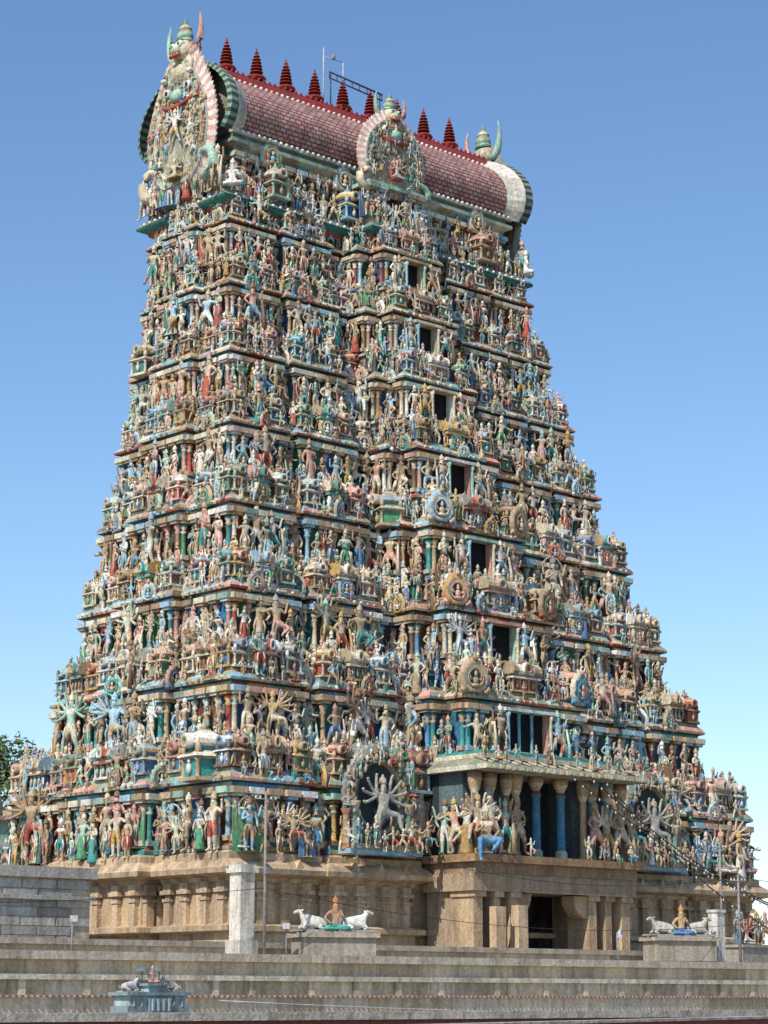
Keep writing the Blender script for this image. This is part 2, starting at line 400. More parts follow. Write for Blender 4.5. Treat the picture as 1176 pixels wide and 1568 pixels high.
for k in range(8):
    t0,t1=TT[k],TT[k+1]; z0=Z0+(Z1-Z0)*t0; h=(Z1-Z0)*(t1-t0)
    tm=t0+.15*(t1-t0) if k else 0
    p=0.3 if k==0 else (3.0-1.0*t0)
    P=poly(tm,p)
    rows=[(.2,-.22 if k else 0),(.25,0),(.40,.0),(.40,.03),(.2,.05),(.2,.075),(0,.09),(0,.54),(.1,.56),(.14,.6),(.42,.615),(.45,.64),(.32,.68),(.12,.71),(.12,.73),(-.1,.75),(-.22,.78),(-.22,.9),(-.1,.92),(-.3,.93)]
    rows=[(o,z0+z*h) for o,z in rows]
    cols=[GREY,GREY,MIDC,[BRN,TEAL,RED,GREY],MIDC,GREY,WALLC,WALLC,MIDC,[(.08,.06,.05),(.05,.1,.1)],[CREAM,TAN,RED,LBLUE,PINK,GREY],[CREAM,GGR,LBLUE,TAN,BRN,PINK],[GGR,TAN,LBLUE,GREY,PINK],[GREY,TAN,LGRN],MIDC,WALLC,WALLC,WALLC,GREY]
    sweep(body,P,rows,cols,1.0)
    E=einfo(P)
    sp=.20*h
    pool=FIG+FIG+(MULTI[:2] if k<4 else [MULTI[0]])
    for i,(A,B,d,n,L) in enumerate(E):
        phi=math.atan2(d.y,d.x)
        back=n.y>.5
        centre=(n.y<-.5 and abs((A.x+B.x)/2)<.2 and L>3)
        rng=[(0.,4.),(L-4.,L)] if (back and L>10) else [(0.,L)]
        for (s0,s1) in rng:
            l=s1-s0
            if l<.35: continue
            nn=max(1,round(l/sp)); w=l/nn
            for q in range(nn+1):
                s=s0+q*w
                if centre and abs(s-L/2)<1.25: continue
                if (l>=.9 or q==0):
                    ss=min(max(s,.12),L-.12)
                    place(PIL,A+d*ss+n*.10,z0+.08*h,.48*h,phi,False)
            for q in range(nn):
                s=s0+(q+.5)*w
                if centre and abs(s-L/2)<(1.2 if k>1 else 2.2): continue
                pos=A+d*s+n*(.34+R.uniform(0,.2))
                r=R.random()
                if k<3 and r<.14: place(R.choice(MULTI),pos,z0+.05*h,.52*h,phi)
                else: place(R.choice(FIG),pos,z0+.04*h,.50*h,phi)
            if not centre: row(A,d,n,s0,s1,.15*h,.58,z0+.0*h,.26*h,phi,FIG+SEAT+SEAT,.6)
            nb=max(1,round(l/.5))
            for q in range(nb):
                if R.random()<.75: place(BEAD,A+d*(s0+(q+.5)*l/nb)+n*.43,z0+.64*h,R.uniform(.16,.26),phi,False)
            row(A,d,n,s0,s1,.15*h,.32,z0+.645*h,.23*h,phi,FIG+SEAT,.7)
            row(A,d,n,s0,s1,1.1*h,.40,z0+.60*h,.24*h,phi,[NASI,NASI2],.5)
            hz=z0+.74*h; hh=.32*h
            if l>1.5 and not centre:
                row(A,d,n,s0,s1,.62*h,.62,z0+.02*h,.62*h,phi,FIG+MULTI,.6)
                row(A,d,n,s0,s1,.75*h,.30,z0+.66*h,.46*h,phi,FIG+MULTI+[KUTA[0]],.6)
            if l>2.0:
                for c_ in(s0+.45,s1-.45): place(KUTA[k%2],A+d*c_+n*-.22,hz,hh*1.1,phi,False)
                if l>3.6:
                    ws=min(2.0,l*.25); c=(s0+s1)/2
                    inst(SHALA,(*(A+d*c+n*-.2),hz),(ws,hh*1.15,hh*1.15),phi,TOWER)
                    if k in(2,3,4): place(NASI2,A+d*c+n*.2,hz-.06*h,hh*.8,phi,False)
            row(A,d,n,s0,s1,.14*h,.04,hz,.30*h,phi,pool,.95)
            row(A,d,n,s0,s1,.16*h,-.40,z0+.86*h,.34*h,phi,FIG,.85)
    if k>=1:
        b=prof(tm)[1]-IN; yf=-b+prof(tm)[2]-p
        ww=(1.55,.95,.85,.8,.75,.7,.62)[k-1]
        zb=z0+.1*h; zt=z0+.53*h
        body.box(-ww,yf-.06,zb,ww,yf+.0,zt,(.006,.006,.008),1)  # no hole: near-black panel paints the darkness of a window opening
        for s in(-1,1):
            x=s*(ww+.16)
            body.box(x-.16,yf-.5,zb-.02,x+.16,yf+.002,zt+.03,R.choice(LITE),0)
            body.lathe(s*(ww+.12),yf-.6,[(.16,zb),(.1,zb+.2),(.09,zt-.4),(.16,zt-.2),(.1,zt-.1)],8,R.choice([LBLUE,CREAM,LGRN]),0)
            place(FIG[4],Vector((s*(ww+.7),yf-.55)),z0+.05*h,.55*h,0,False,wx=s)
            if 0<k<4: place(NASI2,Vector((s*(cwid(t0)-.3),yf-.45)),z0+.66*h,.38*h,s*.2,False)
        body.box(-ww-.4,yf-.72,zt-.05,ww+.4,yf+.003,zt+.12,R.choice(LITE),0)
        body.box(-ww-.5,yf-.85,zb-.16,ww+.5,yf+.003,zb-.003,R.choice(LITE),0)
        if k==1:
            for x in(-.5,.5): body.lathe(x,yf-.25,[(.13,zb),(.09,zb+.2),(.09,zt-.3),(.16,zt-.06)],8,(.2,.42,.5),0)

# final cornice
a,b,dy=prof(1); cw=cwid(1)
P=[(-a+.3,-b+.3),(-cw-.3,-b+.3),(-cw-.3,-b-1.3),(cw+.3,-b-1.3),(cw+.3,-b+.3),(a-.3,-b+.3),(a-.3,b-.3),(-a+.3,b-.3)]
rows=[(-.2,51.9),(.0,52.0),(.1,52.25),(.55,52.4),(.58,52.55),(.4,52.75),(.2,52.85),(.2,53.0),(-.2,53.02)]
sweep(body,P,rows,[GREY,RED,TEAL,(.05,.12,.09),(.16,.30,.25),(.2,.36,.3),GREY,WHITE],mat=0)
for (A,B,d,n,L) in einfo(P):
    phi=math.atan2(d.y,d.x); nb=max(1,round(L/.55))
    for q in range(nb): place(WB,A+d*((q+.5)*L/nb)+n*.57,52.62,.2,phi,False)
    if L>1.2:
        row(A,d,n,0,L,.7,-.1,53.0,1.75,phi,FIG+MULTI[:1],.95)
        row(A,d,n,0,L,.55,.22,52.9,1.1,phi,FIG+SEAT,.8)
# neck (griva)
gx,gy=11.0,2.9
P=[(-gx,-gy),(gx,-gy),(gx,gy),(-gx,gy)]
rows=[(.5,53.0),(.5,53.3),(.1,53.5),(0,53.6),(0,55.6),(.25,55.8),(.3,56.1),(.7,56.3),(.7,56.5),(.4,56.7),(.4,57.1)]
sweep(body,P,rows,[LITE,TEAL,LITE,[(.04,.17,.15),(.08,.2,.15),BRN,(.07,.15,.12)],LITE,[TEAL,GGR],LITE,(.35,.42,.33),GGR,(.2,.3,.27)])
for (A,B,d,n,L) in einfo(P):
    phi=math.atan2(d.y,d.x); nb=round(L/.95)
    row(A,d,n,0,L,.75,.45,53.3,2.1,phi,FIG+MULTI[:1],1)
    row(A,d,n,0,L,.8,.55,54.9,1.1,phi,FIG+SEAT,.7)
    for q in range(nb):
        pos=A+d*((q+.5)*L/nb)+n*.45
        place(PIL,pos-d*.45-n*.3,53.4,2.4,phi,False)
        if q%6==2 and n.y<0: place(NASI,pos+n*.0,55.3,1.8,phi,False); place(KUTA[1],pos+n*.45,53.2,2.3,phi,False)
TB=body.obj('tower_body',[M_col,M_plain],TOWER)

# barrel roof ---------------------------------------------------------
m,nt,b=nodes('roof_tile_scales')
uv=nt.nodes.new('ShaderNodeUVMap'); br=nt.nodes.new('ShaderNodeTexBrick')
nt.links.new(uv.outputs[0],br.inputs['Vector'])
br.inputs['Scale'].default_value=1; br.inputs['Brick Width'].default_value=.46; br.inputs['Row Height'].default_value=.27
br.inputs['Mortar Size'].default_value=.04; br.inputs['Mortar Smooth'].default_value=.7
br.inputs['Color1'].default_value=(.47,.21,.18,1); br.inputs['Color2'].default_value=(.60,.38,.34,1); br.inputs['Mortar'].default_value=(.15,.08,.08,1)
weather(nt,b,br.outputs['Color'],amt=.45,bump=0,sc=1.1)
bp=nt.nodes.new('ShaderNodeBump'); bp.inputs['Distance'].default_value=.1; bp.inputs['Strength'].default_value=1; bp.invert=True
nt.links.new(br.outputs['Fac'],bp.inputs['Height']); nt.links.new(bp.outputs[0],b.inputs['Normal'])
M_roof=m
sec=[(3.35,57.0),(3.75,57.5),(3.95,58.1),(3.9,58.8),(3.6,59.5),(3.0,60.2),(2.3,60.75),(1.5,61.15),(.9,61.4)]
full=sec+[(-y,z) for y,z in sec[::-1]]
arc=[0]
for i in range(1,len(full)): arc.append(arc[-1]+math.dist(full[i],full[i-1]))
def barrel():
    xs=[-11.6]+[ -11+22*i/24 for i in range(25)]+[11.6]
    vs=[];fs=[];uvs=[]
    for x in xs: vs+=[(x,-y,z) for y,z in full]
    n=len(full)
    for q in range(len(xs)-1):
        for i in range(n-1):
            f=(q*n+i,(q+1)*n+i,(q+1)*n+i+1,q*n+i+1); fs.append(f)
            uvs+= [(xs[q],arc[i]),(xs[q+1],arc[i]),(xs[q+1],arc[i+1]),(xs[q],arc[i+1])]
    me=bpy.data.meshes.new('barrel_roof'); me.from_pydata(vs,[],fs)
    u=me.uv_layers.new(name='UVMap')
    for i,c in enumerate(uvs): u.data[i].uv=c
    for p_ in me.polygons: p_.use_smooth=True
    me.materials.append(M_roof); me.update()
    ob=bpy.data.objects.new('barrel_roof',me); COL.objects.link(ob); ob.parent=TOWER
barrel()
tr=MB()
REDR=(.30,.035,.03)
for s in(-1,1):
    tr.box(-11.7,min(s*3.3,s*3.62),56.85,11.7,max(s*3.3,s*3.62),57.05,(.55,.55,.48),0)
    tr.add([(-11.7,s*1.6,61.12),(11.7,s*1.6,61.12),(11.7,s*1.2,61.9),(-11.7,s*1.2,61.9)],[(0,1,2,3)],REDR,0)
    tr.add([(-11.7,s*1.2,61.9),(11.7,s*1.2,61.9),(11.7,s*.5,62.1),(-11.7,s*.5,62.1)],[(0,1,2,3)],REDR,0)
    x=-11.4
    while x<11.5:
        tr.ball((x,s*3.66,57.0),(.12,.08,.12),(.80,.78,.72),0,6,4)
        tr.ball((x,s*1.66,61.15),(.12,.12,.12),(.82,.8,.74),0,6,4)
        tr.ball((x+.2,s*1.2,61.95),(.09,.09,.12),(.35,.05,.04),0,6,4)
        x+=.42
tr.box(-11.7,-.5,61.4,11.7,.5,62.15,REDR,0)
for s in(-1,1):
    ks=[(10.9,1.0),(11.3,1.05),(11.7,1.12),(12.0,1.16),(12.6,1.18),(12.7,1.1)]
    dk=[(.04,.06,.05),(.22,.25,.2)] if s>0 else [(.04,.10,.08),(.26,.34,.26)]
    cc=[[(.62,.6,.5)],[(.7,.68,.58),(.6,.52,.45)],[(.72,.70,.6)],dk,dk]
    M=66; pts=[]
    for q in range(M+1):
        L=arc[-1]*q/M; i=0
        while i<len(arc)-2 and arc[i+1]<L: i+=1
        u=(L-arc[i])/(arc[i+1]-arc[i]); pts.append((full[i][0]*(1-u)+full[i+1][0]*u,full[i][1]*(1-u)+full[i+1][1]*u))
    for kk in range(len(ks)-1):
        (x0,k0),(x1,k1)=ks[kk],ks[kk+1]
        f=lambda p_,x,kq:(s*x,-p_[0]*kq,58.4+(p_[1]-58.4)*kq)
        for q in range(M):
            tr.add([f(pts[q],x0,k0),f(pts[q],x1,k1),f(pts[q+1],x1,k1),f(pts[q+1],x0,k0)],[(0,1,2,3)],cc[kk][q%len(cc[kk])],0)
for s in(-1,1):
    tr.add([(s*11.5,-y,z) for y,z in full],[tuple(range(len(full)))],(.3,.28,.2),0)
tr.obj('roof_trim',[M_col],TOWER)
def finial():
    mb=MB(); c1=(.22,.025,.02); c2=(.34,.05,.04)
    pr=[(.40,-.2),(.42,.02),(.25,.06),(.50,.14),(.60,.30),(.50,.46),(.2,.58),(.14,.66)]
    z=.66
    for r in(.40,.37,.34,.30,.26,.20):
        pr+= [(.10,z+.05),(r,z+.09),(r,z+.13),(.10,z+.17)]; z+=.24
    pr+= [(.08,z+.03),(.13,z+.1),(.08,z+.2),(.015,z+.5)]
    mb.lathe(0,0,pr,14,[c1,c2],0,sm=False); return mb.mesh('roof_finial',[M_plain])
FN=finial()
for i in range(9): inst(FN,(-9.46+18.92*i/8,0,62.3),(1.05,1.05,.9),0,TOWER)

def big_nasi(name,Rr,rim,sx,sz,peak):
    mb=MB()
    T=[(.42,.42,.30),(.48,.40,.26),(.30,.36,.27),(.5,.48,.38)]
    mb.plaque(Rr,[(.2,.3),(.4,.35),(.6,.3),(.66,.3),(.68,.42),(.71,.43),(.73,.3),(.82,.34),(.84,.4),(.86,.28),(.88,.2),(1.0,.10),(1.02,0),(.86,-.1)],160,
      c=[T,T,T,T,CREAM,[TAN,(.2,.3,.22)],TAN,[LGRN,(.5,.45,.33),(.3,.38,.28)],[CREAM,TAN],GREY,rim,rim,rim,GREY],zc=Rr*.85*sz,zmin=-.84,scal=.04,sx=sx,sz=sz,peak=peak)
    for i in range(120):
        a=R.uniform(-.6,3.74); r=R.uniform(.15,.86)*Rr
        mb.ball((sx*r*math.cos(a),-.34,Rr*.85*sz+sz*r*math.sin(a)),(R.uniform(.08,.2),.14,R.uniform(.1,.26)),R.choice([CREAM,TAN,GGR,LGRN,(.45,.42,.33),BRN]),0,6,4)
    for s_ in(-1,1):
        zz=Rr*.22*sz; pts=[(s_*sx*Rr*(.78+.26*math.sin(a)),-.3,zz+Rr*.24*(1-math.cos(a))-Rr*.2) for a in [i*.62 for i in range(8)]]
        mb.tube(pts,[Rr*.1,Rr*.1,Rr*.09,Rr*.085,Rr*.075,Rr*.06,Rr*.045,Rr*.02],7,LGRN if s_>0 else CREAM,0)
        mb.ball((s_*sx*Rr*.3,-.42,Rr*1.5*sz),(Rr*.09,.12,Rr*.08),WHITE,0,8,5); mb.ball((s_*sx*Rr*.3,-.54,Rr*1.5*sz),(Rr*.04,.05,Rr*.04),(.03,.03,.03),0,6,4)
    mb.ball((0,-.45,Rr*1.4*sz),(Rr*.17,.3,Rr*.12),LGRN,0,8,5)
    mb.tube([(-Rr*.4,-.4,Rr*1.3*sz),(-Rr*.15,-.5,Rr*1.24*sz),(Rr*.15,-.5,Rr*1.24*sz),(Rr*.4,-.4,Rr*1.3*sz)],Rr*.04,6,RED,0)
    return mb.mesh(name,[M_col])
RIM=[(.60,.36,.31),(.68,.62,.55)]
G1=big_nasi('end_gable_plaque',3.6,RIM,.93,1.2,.30)
G2=big_nasi('dormer_gable_plaque',2.75,RIM,1.0,1.05,.1)
def yali(name):
    mb=MB(); g=(.14,.33,.2); c=CREAM
    mb.lathe(0,.1,[(.75,-.3),(.85,.12),(.6,.2),(.62,.35)],14,[CREAM,TAN,GGR],0,sy=.6)
    mb.ball((0,-.05,.85),(.62,.5,.5),c,0,14,9)
    mb.ball((0,-.5,.72),(.34,.3,.24),(.5,.55,.4),0,12,7)
    mb.ball((0,-.72,.82),(.13,.12,.1),g,0,8,5)
    mb.tube([(-.36,-.45,.55),(-.15,-.66,.46),(.15,-.66,.46),(.36,-.45,.55)],[.07,.09,.09,.07],6,(.5,.08,.05),0)
    for x in(-.25,-.12,0,.12,.25): mb.tube([(x,-.68+abs(x)*.4,.58),(x,-.72+abs(x)*.4,.44)],[.045,.01],5,WHITE,0)
    for s in(-1,1):
        mb.ball((s*.27,-.42,1.02),(.17,.15,.17),WHITE,0,10,7); mb.ball((s*.28,-.55,1.02),(.07,.05,.07),(.02,.02,.02),0,8,5)
        mb.tube([(s*.1,-.5,1.2),(s*.28,-.52,1.27),(s*.48,-.4,1.17)],[.03,.06,.03],6,g,0)
        mb.ball((s*.66,.02,.95),(.1,.16,.24),PINK,0,8,6)
        pts=[(s*(.6+.62*math.sin(a*1.0)),.05,.55+1.15*(1-math.cos(a))) for a in [i*.36 for i in range(7)]]
        mb.tube(pts,[.2,.22,.2,.17,.13,.09,.02],8,(.62,.35,.3) if s>0 else LGRN,0)
        mb.tube([(s*.5,-.1,.35),(s*.85,-.2,.15),(s*.95,-.35,-.25)],[.18,.16,.12],7,c,0)
        mb.ball((s*.97,-.4,-.35),(.18,.16,.12),WHITE,0,8,5)
    mb.lathe(0,.05,[(.45,1.2),(.5,1.3),(.42,1.38),(.45,1.5),(.44,1.65),(.34,1.8),(.38,1.86),(.28,1.98),(.14,2.1),(.16,2.16),(.03,2.4)],14,[g,CREAM,g,LGRN,TAN,g,CREAM,PINK,g],0,sy=.8)
    return mb.mesh(name,[M_col])
YL=yali('yali_head')
for s,ph in((-1,-math.pi/2),(1,math.pi/2)):
    inst(G1,(s*12.7,0,53.7),1,ph,TOWER)
    inst(YL,(s*12.7,0,61.5),(1.3,1.3,1.42),ph,TOWER)
    for r,m_,hh in((2.9,17,1.05),(2.2,13,1.2),(1.4,8,1.3)):
        for i in range(m_):
            a=math.radians(-32+244*i/(m_-1))
            place(R.choice(FIG+SEAT),Vector((s*13.1,.9*r*math.cos(a))),57.3+1.15*r*math.sin(a)-.5,hh,ph)
    inst(MULTI[0],(s*13.25,0,56.6),2.4,ph,TOWER); inst(MULTI[2],(s*13.2,0,54.4),2.0,ph,TOWER)
    for yy in(-1.5,-.75,.75,1.5): place(PIL,Vector((s*12.5,yy)),53.0,2.4,ph,False)
    for i in range(9): place(R.choice(FIG),Vector((s*12.9,-3.2+.8*i)),53.0,2.0,ph)
    for yy in(-3.5,3.5): inst(FIG[4],(s*12.7,yy,53.0),2.9,ph,TOWER)
    inst(WHT,(s*12.2,-4.3,53.0),2.9,ph*.6,TOWER)
dm=MB()
for q in range(30):
    a0=math.pi*(-.15+1.3*q/30);a1=math.pi*(-.15+1.3*(q+1)/30)
    for (y0,r0),(y1,r1) in(((-2.0,1.9),(-3.9,2.0)),((-3.9,2.0),(-4.5,2.55))):
        c=(.12,.13,.10) if q%2 else (.34,.33,.25)
        dm.add([(r0*math.cos(a0),y0,57.9+r0*1.1*math.sin(a0)),(r1*math.cos(a0),y1,57.9+r1*1.1*math.sin(a0)),(r1*math.cos(a1),y1,57.9+r1*1.1*math.sin(a1)),(r0*math.cos(a1),y0,57.9+r0*1.1*math.sin(a1))],[(0,1,2,3)],c,0)
dm.box(-2.3,-5.2,53.0,2.3,-2.5,53.35,CREAM,0); dm.box(-1.6,-4.5,53.352,1.6,-2.5,55.6,(.35,.2,.13),0)
dm.box(-2.3,-5.2,55.6,2.3,-2.4,55.85,LGRN,0); dm.box(-.5,-4.56,53.5,.5,-4.5,55.3,(.02,.02,.02),0)
dm.obj('roof_dormer',[M_col],TOWER)
inst(G2,(0,-4.6,55.2),1,0,TOWER); inst(YL,(0,-4.55,59.8),1.0,0,TOWER)
for r,m_ in((2.1,13),(1.4,9)):
    for i in range(m_):
        a=math.radians(-30+240*i/(m_-1)); place(R.choice(FIG+SEAT),Vector((r*math.cos(a),-5.05)),57.7+r*math.sin(a)-.4,.95,0)
inst(MULTI[2],(0,-5.15,56.3),1.9,0,TOWER)
for s in(-1,1):
    for x in(.9,1.6,2.3): place(R.choice(FIG),Vector((s*x,-5.0)),53.3,2.3,0)
    for x in (1.25,1.9): place(PIL,Vector((s*x,-4.9)),53.35,2.3,0,False)
mm=MB()
mm.tube([(-1.2,.5,61.9),(-1.2,.5,66.6)],.045,6,(.5,.5,.5)); mm.tube([(-1.2,.5,66.0),(.2,.2,65.9)],.03,6,(.5,.5,.5))
mm.tube([(.2,.2,62.0),(.2,.2,65.9)],.035,6,(.5,.5,.5)); mm.tube([(-1.9,-.9,64.3),(2.6,-.9,64.0)],.06,6,(.08,.08,.08)); mm.tube([(-1.9,-.9,63.9),(2.6,-.9,63.6)],.05,6,(.08,.08,.08))
for i in range(8): mm.tube([(-1.9+i*.64,-.9,64.3-i*.043),(-1.9+i*.64,-.9,63.9-i*.043)],.03,5,(.08,.08,.08))
mm.tube([(-1.8,-.9,61.4),(-1.8,-.9,64.3)],.05,6,(.08,.08,.08)); mm.tube([(2.4,-.9,61.4),(2.4,-.9,64.0)],.05,6,(.08,.08,.08))
mm.ball((-.5,.35,66.1),(.14,.14,.2),(.3,.3,.3))
mm.obj('lightning_mast',[M_plain],TOWER)

# lowest painted storey: porch, canopy, niches -------------------
PX=-1.0
pb=MB(); yF=prof(0)[2]-prof(0)[1]
GD=(.36,.27,.18)
pb.box(-6.2,yF-3.6,13.2,6.2,yF+.5,13.75,(.33,.22,.14),0); pb.box(-6.5,yF-3.9,13.753,6.5,yF+.5,14.15,(.36,.22,.12),0)
pb.box(-6.1,yF-4.2,18.45,6.1,yF+.5,18.6,(.45,.42,.34),0)
x0,x1=-6.3,6.3
pb.add([(x0,yF-4.6,18.45),(x1,yF-4.6,18.45),(x1,yF-4.6,18.70),(x0,yF-4.6,18.70),(x0+.7,yF-3.0,19.15),(x1-.7,yF-3.0,19.15),(x1,yF+.3,18.45),(x0,yF+.3,18.45),(x1,yF+.3,18.70),(x0,yF+.3,18.70),(x0+.7,yF+.3,19.15),(x1-.7,yF+.3,19.15)],
      [(0,1,2,3),(3,2,5,4),(0,3,9,7),(1,6,8,2),(3,4,10,9),(2,8,11,5),(4,5,11,10)],[(.62,.58,.46),(.30,.30,.22),(.62,.58,.46),(.5,.5,.4),(.30,.30,.22),(.4,.38,.28),GREY],0)
for i in range(25): pb.box(x0+i*.5,yF-4.64,18.49,x0+i*.5+.25,yF-4.603,18.66,(.74,.66,.36),0)
for i in range(13):
    xx=x0+.6+i*.93; pb.tube([(xx,yF-4.5,18.78),(xx,yF-3.1,19.2)],.07,5,(.5,.47,.36),0)
pb.box(-5.4,yF-3.4,19.153,5.4,yF+.3,19.4,CREAM,0); pb.box(-5.1,yF-3.2,19.403,5.1,yF+.3,19.6,TEAL,0)
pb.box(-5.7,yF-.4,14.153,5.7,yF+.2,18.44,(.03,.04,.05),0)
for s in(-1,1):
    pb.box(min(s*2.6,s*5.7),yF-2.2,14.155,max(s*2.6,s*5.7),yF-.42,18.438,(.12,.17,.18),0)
    pb.lathe(s*.95,yF-2.9,[(.34,14.15),(.34,14.5),(.24,14.6),(.22,17.3),(.3,17.5),(.2,17.7),(.42,18.1),(.42,18.45)],10,[LGRN,CREAM,(.07,.24,.38),(.07,.24,.38),(.3,.1,.06),CREAM,TAN],0)
    for x in(2.6,3.3,4.5,5.6): pb.lathe(s*x,yF-3.0,[(.3,14.15),(.2,14.5),(.18,17.3),(.3,17.6),(.4,18.1),(.4,18.45)],8,[TAN,R.choice([(.2,.34,.36),TAN,(.3,.2,.14)]),CREAM],0)
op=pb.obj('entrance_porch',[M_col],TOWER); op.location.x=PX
for s in(-1,1):
    for x,m_,hh in((3.0,FIG[4],3.3),(3.9,MULTI[0],3.0),(5.0,FIG[4],3.6),(5.9,MULTI[1],3.2)): place(m_,Vector((PX+s*x,yF-3.5)),14.2,hh,R.uniform(-.2,.2),False,wx=s)
    for yy in(-2.9,-2.1,-1.3): place(R.choice(FIG+MULTI),Vector((PX+s*6.1,yF+yy)),14.15,3.1,s*1.4,False)
    for x in(2.2,3.5,4.5,5.6): place(R.choice(SEAT+FIG),Vector((PX+s*x,yF-3.75)),14.15,1.3,0)
inst(SEAT[2],(PX-5.8,yF-4.0,14.15),3.6,-.5,TOWER)
row(Vector((-6.2+PX,yF-4.1)),Vector((1,0)),Vector((0,-1)),0,12.4,.8,0,18.95,1.2,0,FIG+SEAT,.8)
def big_arch():
    mb=MB()
    D=[(.30,.2,.12),(.16,.24,.22),(.24,.2,.14)]
    mb.plaque(2.4,[(.5,.1),(.68,.15),(.70,.4),(.76,.45),(.78,.35),(.86,.4),(.88,.5),(.92,.34),(1.0,.25),(1.0,0)],72,c=[(.04,.06,.07),(.04,.06,.07),(.32,.28,.18),[(.42,.35,.22),(.2,.3,.28)],(.06,.2,.2),D,[TAN,BRN],D,D,GREY],zc=2.8,zmin=-1.1,scal=.06,peak=.06)
    for i in range(34):
        a=-.5+4.14*i/33; mb.ball((R.uniform(1.7,2.2)*math.cos(a),-.48,2.8+R.uniform(1.7,2.2)*math.sin(a)),(.13,.12,.2),R.choice([TAN,GGR,BRN,CREAM]),0,6,4)
    for s in(-1,1):
        mb.lathe(s*2.0,-.5,[(.3,.1),(.2,.4),(.18,2.0),(.3,2.3),(.36,2.5)],10,[TAN,(.22,.32,.28),CREAM],0)
        mb.lathe(s*2.5,-.4,[(.3,.1),(.2,.4),(.18,1.8),(.3,2.1)],8,[(.36,.16,.1),TAN],0)
    mb.box(-2.7,-.9,-.1,2.7,0,.14,LBLUE,0); mb.box(-2.3,-1.0,.143,2.3,-.1,.4,(.42,.38,.26),0)
    return mb.mesh('deity_niche',[M_col])
BA=big_arch()
M_stone=colmat('pale_statue_paint',amt=.5)
for x in(-11.3,9.6):
    y=yF-.5
    inst(BA,(x,y,14.1),(.92,1,1.02),0,TOWER)
    inst(PALE,(x,y-.6,14.5),3.7,0,TOWER)
    for i in range(13):
        a=math.radians(-20+220*i/12); place(R.choice(FIG+SEAT),Vector((x+2.25*math.cos(a),y-.5)),16.9+2.35*math.sin(a)-.5,1.25,0)
    for i in range(10): place(R.choice(FIG),Vector((x-2.7+.6*i,y-1.1)),14.2,1.5,0)

# granite base --------------------------------------------------------
gb=MB()
P=poly(0,.3,.8)
GR=[(.54,.39,.24),(.48,.35,.22),(.58,.43,.28),(.43,.32,.21),(.51,.39,.27)]
rows=[(.9,0),(.9,3.0),(.5,3.3),(.5,7.5),(.9,7.8),(.9,8.6),(.35,8.9),(.35,10.0),(.75,10.1),(.75,10.35),(.15,10.5),(.15,12.4),(.3,12.5),(.4,12.7),(1.05,12.85),(1.1,13.1),(.9,13.35),(.6,13.55),(.6,13.85),(.35,13.98)]
sweep(gb,P,rows,[GR]*19,step=1.6)
for (A,B,d,n,L) in einfo(P):
    if n.y>.5 or L<.8: continue
    nb=max(1,round(L/1.7)); ang=math.atan2(d.y,d.x)
    for q in range(nb+1):
        if abs(n.x)<.5 and abs((A+d*(L*q/nb)).x-PX)<6.2: continue
        s=min(max(L*q/nb,.25),L-.25)
        c=A+d*s+n*.15
        def bx(w,dp,z0_,z1_,col):
            pts=[]
            for (u,v) in((-w,-.05),(w,-.05),(w,dp),(-w,dp)):
                pp=c+d*u+n*v; pts.append(pp)
            vs=[(p_.x,p_.y,z0_) for p_ in pts]+[(p_.x,p_.y,z1_) for p_ in pts]
            gb.add(vs,[(0,1,2,3),(7,6,5,4),(0,4,5,1),(1,5,6,2),(2,6,7,3),(3,7,4,0)],col,0)
        col=R.choice(GR)
        bx(.24,.28,10.45,11.6,col); bx(.3,.34,11.603,11.75,col); bx(.2,.24,11.753,11.95,col); bx(.42,.4,11.953,12.15,col); bx(.3,.3,12.153,12.5,col); bx(.34,.4,10.3,10.447,col)
        bx(.22,.55,4,9,col)
    nb=max(1,round(L/1.9))
    for q in range(nb):
        c=A+d*((q+.5)*L/nb)+n*1.05
        w=.32
        vs=[c-d*w,c+d*w]; zz=13.05
        gb.add([(vs[0].x,vs[0].y,zz),(vs[1].x,vs[1].y,zz),(c.x,c.y,zz+.55),*( (v.x-n.x*.5,v.y-n.y*.5,zz+z_) for v,z_ in((vs[0],0),(vs[1],0),(c,.55)))],[(0,1,2),(3,5,4),(0,2,5,3),(1,4,5,2)],R.choice(GR),0)
ga=MB()
for s in(-1,1):
    ga.box(min(s*3.0,s*5.9),yF-1.6,0,max(s*3.0,s*5.9),yF+.3,12.6,GD,0)
    for xa,xb in((2.7,3.3),(4.0,4.5),(5.3,5.95)):
        ga.box(min(s*xa,s*xb),yF-3.2,0,max(s*xa,s*xb),yF-1.603,12.0,R.choice(GR),0)
        ga.box(min(s*(xa-.1),s*(xb+.1)),yF-3.4,12.003,max(s*(xa-.1),s*(xb+.1)),yF-1.603,12.3,R.choice(GR),0)
    for i in range(5):
        a0=math.pi/2*i/5;a1=math.pi/2*(i+1)/5
        ga.add([(s*(2.7-1.1*math.sin(a)),y_,12.25-1.2*math.cos(a)+0) for y_ in(yF-3.1,yF-2.2) for a in(a0,a1)]+[(s*2.7,y_,12.25) for y_ in(yF-3.1,yF-2.2)],[(0,1,4),(2,5,3),(0,2,3,1)],GR[1],0)
ga.box(-6.2,yF-3.5,12.3,6.2,yF+.3,13.197,GD,0)
ga.box(-3.0,yF-.2,0,3.0,yF-.1,12.29,(.004,.004,.004),0)  # black sheet stands in for the darkness of the gate passage
ga.box(-3.6,yF-4.1,8.0,-2.9,yF-3.5,11.6,GR[2],0); ga.box(-5.2,yF-4.1,8.0,-4.5,yF-3.6,11.5,GR[0],0)
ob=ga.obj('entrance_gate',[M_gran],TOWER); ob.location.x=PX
gb.obj('granite_base',[M_gran],TOWER)

